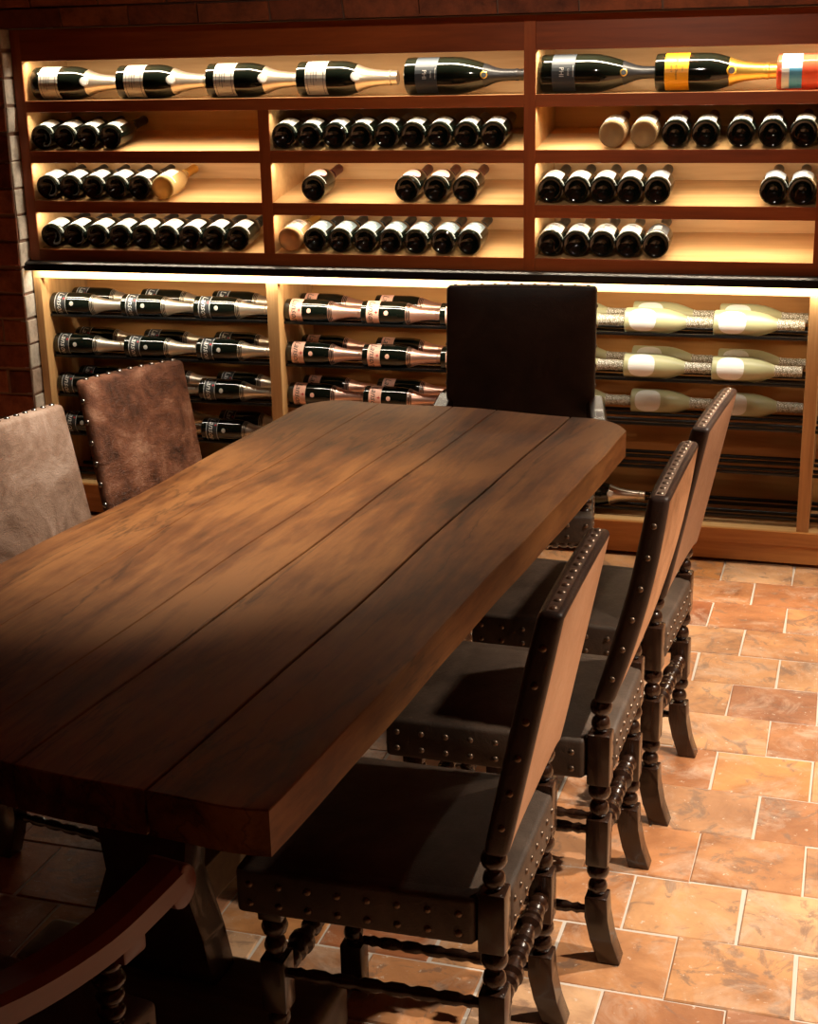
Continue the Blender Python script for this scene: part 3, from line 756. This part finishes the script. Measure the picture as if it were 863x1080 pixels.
def nail(parent, p, d, r, mat):
    k = (r, mat.name)
    if k not in NAIL: NAIL[k] = nail_mesh(r); NAIL[k].materials.append(mat)
    o = bpy.data.objects.new('nail', NAIL[k]); C.objects.link(o); o.parent = parent
    o.matrix_local = axis_m(p, d, (.3, .2, 1) if abs(Vector(d).normalized().z) < .9 else (1, 0, 0))

def make_chair(name, label, loc, rotz, w=.42, top=.978, lean=.075, mats=None, nailmat=M_brass, nail_r=.0070, arm=None, curve=0., side_step=.06, group='leather dining chairs around the table', topn=13, bz=.565, thick=.040, seatw=None, topmat=None):
    m_front, m_seat, m_wood, m_back, m_edge = mats
    t = thing(name, label, 'chair', loc, rotz, group)
    hw = w/2; px = hw - .0235; q = .0225
    sz = .49
    # rear legs: flared foot, turned sections, squared blocks, up into the back
    for s in (-1, 1):
        bm = bmesh.new(); x = s*px
        f = [(q, 0), (-q, 0)]
        pts = [(-.052, 0), (-.006, 0), (.010, .05), (q, .10), (q, .145), (-q, .145), (-q-.002, .10), (-.034, .05)]
        prism(bm, pts, x-q, x+q, 'x', bev=.003)
        lathe(bm, beads(.145, .215, .0225, 2), Matrix.Translation((x, 0, 0)), 16)
        box(bm, x-q, x+q, -q, q, .215, .318, bev=.004)
        lathe(bm, beads(.318, .392, .0225, 2), Matrix.Translation((x, 0, 0)), 16)
        box(bm, x-q, x+q, -q, q, .392, .50, bev=.004)
        lathe(bm, beads(.50, bz+.005, .0215, 2), Matrix.Translation((x, 0, 0)), 16)
        obj('leg', bm, m_wood, t, smooth=True)
    fx = (seatw or w)/2 - .02; fy = .375
    for s in (-1, 1):
        bm = bmesh.new(); x = s*fx
        box(bm, x-q, x+q, fy-q, fy+q, 0, .10, bev=.004)
        lathe(bm, beads(.10, .215, .0225, 3), Matrix.Translation((x, fy, 0)), 16)
        box(bm, x-q, x+q, fy-q, fy+q, .215, .318, bev=.004)
        lathe(bm, beads(.318, .392, .0225, 2), Matrix.Translation((x, fy, 0)), 16)
        box(bm, x-q*.95, x+q*.95, fy-q*.95, fy+q*.95, .392, .43, bev=.003)
        if arm:
            lathe(bm, beads(.47, arm['z']-.045, .0235, 7), Matrix.Translation((x, fy-.01, 0)), 16)
        obj('leg', bm, m_wood, t, smooth=True)
        for z in (.105, .285):
            bm = bmesh.new(); turned_bar(bm, (s*px, q-.002, z+.0), (s*fx, fy-q+.002, z), .014, False); obj('stretcher', bm, m_wood, t, smooth=True)
    bm = bmesh.new(); turned_bar(bm, (-px+q-.002, 0, .268), (px-q+.002, 0, .268), .0245); obj('stretcher', bm, m_wood, t, smooth=True)
    bm = bmesh.new(); turned_bar(bm, (-fx+q-.002, fy, .268), (fx-q+.002, fy, .268), .0245); obj('stretcher', bm, m_wood, t, smooth=True)
    # seat: leather over a frame, notched round the back posts
    bm = bmesh.new(); a = px-q-.002; o_ = hw+.004; fr = (seatw or w)/2+.008
    pts = [(-a, -.024), (a, -.024), (a, .026), (o_, .026), (fr, fy+.055), (-fr, fy+.055), (-o_, .026), (-a, .026)]
    prism(bm, pts, .405, sz, 'z', bev=.010, seg=3)
    for v in bm.verts:
        if v.co.z > sz-.012:
            u = max(0, 1-(v.co.x/(hw*1.05))**2)*max(0, 1-((v.co.y-.2)/.24)**2); v.co.z += .0
    # crowned leather top
    n = 12
    gv = [[bm.verts.new(((-1+2*i/n)*(hw*.93), .015+(fy+.025-.015)*j/n, sz-.002+.016*(max(0, 1-(-1+2*i/n)**2)**.5)*(max(0, 1-(-1+2*j/n)**2)**.5))) for i in range(n+1)] for j in range(n+1)]
    for j in range(n):
        for i in range(n): bm.faces.new([gv[j][i], gv[j][i+1], gv[j+1][i+1], gv[j+1][i]])
    seat = obj('seat', bm, m_seat, t, smooth=True)
    for z in (.427, .462):
        zz = z
        k = 8
        for i in range(k): nail(seat, (-a+.016 + (2*a-.032)*i/(k-1), -.0245, zz), (0, -1, 0), nail_r*.92, M_brassd)
        k = 10
        for i in range(k): nail(seat, (-fr+.02 + (2*fr-.04)*i/(k-1), fy+.0555, zz), (0, 1, 0), nail_r*.92, M_brassd)
        k = 8
        for s in (-1, 1):
            for i in range(k):
                u = (i+.5)/k; nail(seat, (s*(o_+(fr-o_)*u+.0003), .026+(fy+.029)*u, zz), (s, 0, 0), nail_r*.92, M_brassd)
    # backrest: thick upholstered panel, leaning, softly crowned top
    bm = bmesh.new(); ny, nx = 10, 12; H = top-bz
    def yy(u, sx): return -.006 - lean*(u**1.0) - curve*math.sin(u*PI)*-1 
    fr_, bk_ = [], []
    for j in range(ny+1):
        u = j/ny; A, B = [], []
        for i in range(nx+1):
            sx = -1+2*i/nx
            wv = hw*(1 if u > .02 else .995)
            zt = bz + H*u + (.004*(1-sx*sx) if j == ny else 0)
            zb = .03*(1-sx*sx)**.7*(1-u) if j == 0 else 0
            bulge = .010*(1-sx**4)*(1-(2*u-1)**4)
            A.append(bm.verts.new((sx*wv, yy(u, sx)+thick/2+bulge, zt+zb*.6))); B.append(bm.verts.new((sx*wv, yy(u, sx)-thick/2-bulge*.25, zt+zb*.6)))
        fr_.append(A); bk_.append(B)
    for j in range(ny):
        for i in range(nx):
            f = bm.faces.new([fr_[j][i], fr_[j][i+1], fr_[j+1][i+1], fr_[j+1][i]]); f.material_index = 0
            f = bm.faces.new([bk_[j][i+1], bk_[j][i], bk_[j+1][i], bk_[j+1][i+1]]); f.material_index = 1
    for j in range(ny):
        f = bm.faces.new([fr_[j][0], fr_[j+1][0], bk_[j+1][0], bk_[j][0]]); f.material_index = 2
        f = bm.faces.new([fr_[j][nx], bk_[j][nx], bk_[j+1][nx], fr_[j+1][nx]]); f.material_index = 2
    for i in range(nx):
        f = bm.faces.new([fr_[ny][i], fr_[ny][i+1], bk_[ny][i+1], bk_[ny][i]]); f.material_index = 3
        f = bm.faces.new([fr_[0][i], bk_[0][i], bk_[0][i+1], fr_[0][i+1]]); f.material_index = 2
    bmesh.ops.recalc_face_normals(bm, faces=bm.faces[:]); bm.normal_update()
    es = [e for e in bm.edges if len(e.link_faces) == 2 and e.calc_face_angle(0) > .9]
    bmesh.ops.bevel(bm, geom=es, offset=.011, segments=3, affect='EDGES', profile=.5, clamp_overlap=True)
    back = obj('backrest', bm, [m_front, m_back, m_edge, topmat or m_edge], t, smooth=True)
    for i in range(topn):
        sx = -1 + 2*(i+.5)/topn
        nail(back, (sx*hw*.97, yy(1, 0), top+.004*(1-sx*sx)-.0002), (0, 0, 1), nail_r, nailmat)
    ns = int(H*.92/side_step)
    for s in (-1, 1):
        for i in range(ns):
            u = .06+.88*(i+.5)/ns
            nail(back, (s*hw, yy(u, 0), bz+H*u), (s, 0, 0), nail_r*.9, M_brassd if nailmat is M_brass else nailmat)
    # arms
    if arm:
        for s in (-1, 1):
            ax = s*(fx+arm.get('out', 0)); pth = []; zb = arm['z']+arm.get('rise', .05); zf = arm['z']
            n = 16
            for i in range(n+1):
                u = i/n; y = -.035 + (arm['len']+.035)*u
                z = zb + (zf-zb)*u - .035*math.sin(u*PI)
                x = s*(hw-.0) + (ax - s*(hw-.0))*min(1, u*1.4) 
                pth.append((x, y, z-.02))
            a_, b_ = arm.get('w', .03), .021
            sec = [(-a_, -b_), (-a_*.6, -b_*1.15), (a_*.6, -b_*1.15), (a_, -b_), (a_*1.02, b_*.5), (a_*.7, b_), (-a_*.7, b_), (-a_*1.02, b_*.5)]
            bm = bmesh.new(); sweep(bm, pth, sec)
            # scrolled end and the squared pad above the support
            e = pth[-1]
            pr = []; 
            for i in range(15):
                th = PI*.5 - i/14*PI*1.25; pr.append((e[1]-.002+.030*math.cos(th), e[2]-.012+.033*math.sin(th)))
            pr += [(e[1]-.03, e[2]-.022)]
            prism(bm, pr, e[0]-a_, e[0]+a_, 'x', bev=.004)
            box(bm, ax-.021, ax+.021, fy-.035, fy+.015, arm['z']-.085, arm['z']-.035, bev=.005)
            obj('armrest', bm, arm['mat'], t, smooth=True)
    return t
M_top = leather('lit_top_leather', (.07,.040,.028), (.13,.08,.058), (.20,.13,.095), 9, .42, .3)  # overhead highlight on the backrest top, painted in as lighter leather
M_top2 = leather('brighter_lit_top_leather', (.16,.10,.075), (.26,.175,.13), (.36,.26,.20), 9, .42, .3)  # stronger painted top highlight for the two farther chairs
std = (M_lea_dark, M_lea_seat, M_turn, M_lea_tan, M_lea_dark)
HP = PI/2
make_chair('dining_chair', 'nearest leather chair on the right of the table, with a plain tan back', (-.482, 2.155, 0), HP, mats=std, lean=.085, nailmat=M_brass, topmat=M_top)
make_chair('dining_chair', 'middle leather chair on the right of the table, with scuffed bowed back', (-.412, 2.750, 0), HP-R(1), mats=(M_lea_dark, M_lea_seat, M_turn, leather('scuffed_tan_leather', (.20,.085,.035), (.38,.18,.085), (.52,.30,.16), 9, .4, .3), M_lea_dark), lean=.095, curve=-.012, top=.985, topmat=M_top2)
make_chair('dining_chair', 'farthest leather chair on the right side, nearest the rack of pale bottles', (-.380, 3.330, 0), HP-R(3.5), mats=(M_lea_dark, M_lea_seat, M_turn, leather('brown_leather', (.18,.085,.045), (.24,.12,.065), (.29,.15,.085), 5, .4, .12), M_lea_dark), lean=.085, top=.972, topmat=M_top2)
gl = (M_lea_grey, M_lea_seat, M_turn, M_lea_tan, M_lea_grey)
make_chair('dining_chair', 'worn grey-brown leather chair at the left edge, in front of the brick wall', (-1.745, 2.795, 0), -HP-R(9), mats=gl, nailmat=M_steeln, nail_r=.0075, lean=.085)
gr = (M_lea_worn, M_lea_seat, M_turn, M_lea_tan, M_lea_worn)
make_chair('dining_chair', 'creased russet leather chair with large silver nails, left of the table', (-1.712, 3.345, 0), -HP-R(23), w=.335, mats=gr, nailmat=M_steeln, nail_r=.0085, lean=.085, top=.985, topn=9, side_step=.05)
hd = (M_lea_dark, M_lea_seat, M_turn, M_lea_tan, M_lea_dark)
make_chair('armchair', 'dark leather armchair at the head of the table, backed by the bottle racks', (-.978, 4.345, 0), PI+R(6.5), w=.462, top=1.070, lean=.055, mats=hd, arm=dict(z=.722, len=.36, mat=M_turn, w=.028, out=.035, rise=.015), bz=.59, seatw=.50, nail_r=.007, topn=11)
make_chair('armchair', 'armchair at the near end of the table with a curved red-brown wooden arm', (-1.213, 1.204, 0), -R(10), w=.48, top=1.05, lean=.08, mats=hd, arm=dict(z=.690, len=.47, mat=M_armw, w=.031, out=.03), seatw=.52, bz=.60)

# ------------------------------------------------------------------ light
def area(name, loc, rot, sx, sy, power, col=(1, .80, .55), spread=PI):
    l = bpy.data.lights.new(name, 'AREA'); l.shape = 'RECTANGLE'; l.size = sx; l.size_y = sy; l.energy = power; l.color = col; l.spread = spread
    o = bpy.data.objects.new(name, l); C.objects.link(o); o.location = loc; o.rotation_euler = rot; return o
def spot(name, loc, target, power, size, blend, col=(1, .78, .52), rad=.03):
    l = bpy.data.lights.new(name, 'SPOT'); l.energy = power; l.spot_size = R(size); l.spot_blend = blend; l.color = col; l.shadow_soft_size = rad
    o = bpy.data.objects.new(name, l); C.objects.link(o); o.location = loc
    o.rotation_euler = (Vector(target)-Vector(loc)).to_track_quat('-Z', 'Y').to_euler(); return o
LED = (1, .84, .62)
# LED strips tucked behind the front edge of each compartment
for a, b in ((-3.042, -1.125), (-1.085, .83)):
    area('led_and_fill_strip', ((a+b)/2, D+.030, 1.757), (R(14), 0, 0), b-a-.02, .008, 7, LED)
for bi, (a, b) in enumerate(BAYS):
    for k in (1, 2, 3):
        area('led_and_fill_strip', ((a+b)/2, D+.016, Zt[k][1]-.003), (R((2, 18, 18)[k-1]), 0, 0), b-a-.02, .006, (2.2, 2.9, 3.0)[k-1], LED, R(120) if k == 1 else PI)
# LED strip under the black rail, washing the lower rack
area('led_and_fill_strip', ((-3.08+.87)/2, D-.022, .986), (R(26), 0, 0), 3.9, .008, 13, (1, .89, .70))
for a, b in LB:
    area('led_and_fill_strip', ((a+b)/2, D+.036, .968), (R(34), 0, 0), b-a-.02, .006, 1.7, (1, .86, .62))  # added fill behind the top rail, brightens the back boards of each bay
# ceiling spots, then two added fills for the table and the upper shelves
WARM = (1, .85, .68)
spot('ceiling_and_fill_spot', (.85, 3.50, 2.33), (.72, 3.35, 0), 300, 86, .3, WARM)
spot('ceiling_and_fill_spot', (.88, 2.45, 2.36), (.72, 2.30, 0), 235, 84, .3, WARM)
spot('ceiling_and_fill_spot', (-1.42, 3.0, 2.36), (-1.48, 2.92, .75), 185, 60, 1.0, (1, .85, .66))
spot('ceiling_and_fill_spot', (-.95, 3.55, 2.3), (-.95, 3.4, .75), 32, 84, 1.0, (1, .80, .56))  # added broad fill, lifts the table top
spot('ceiling_and_fill_spot', (-.7, 3.1, 2.4), (-1.1, 5.1, 1.80), 46, 75, 1.0, WARM)  # added soft fill, brightens the upper shelf fronts

w = bpy.data.worlds.new('world'); scene.world = w; w.use_nodes = True
w.node_tree.nodes['Background'].inputs[0].default_value = (.30, .16, .10, 1); w.node_tree.nodes['Background'].inputs[1].default_value = .05
scene.view_settings.view_transform = 'Standard'; scene.view_settings.look = 'None'
scene.view_settings.exposure = 0; scene.view_settings.gamma = 1; scene.view_settings.use_curve_mapping = False
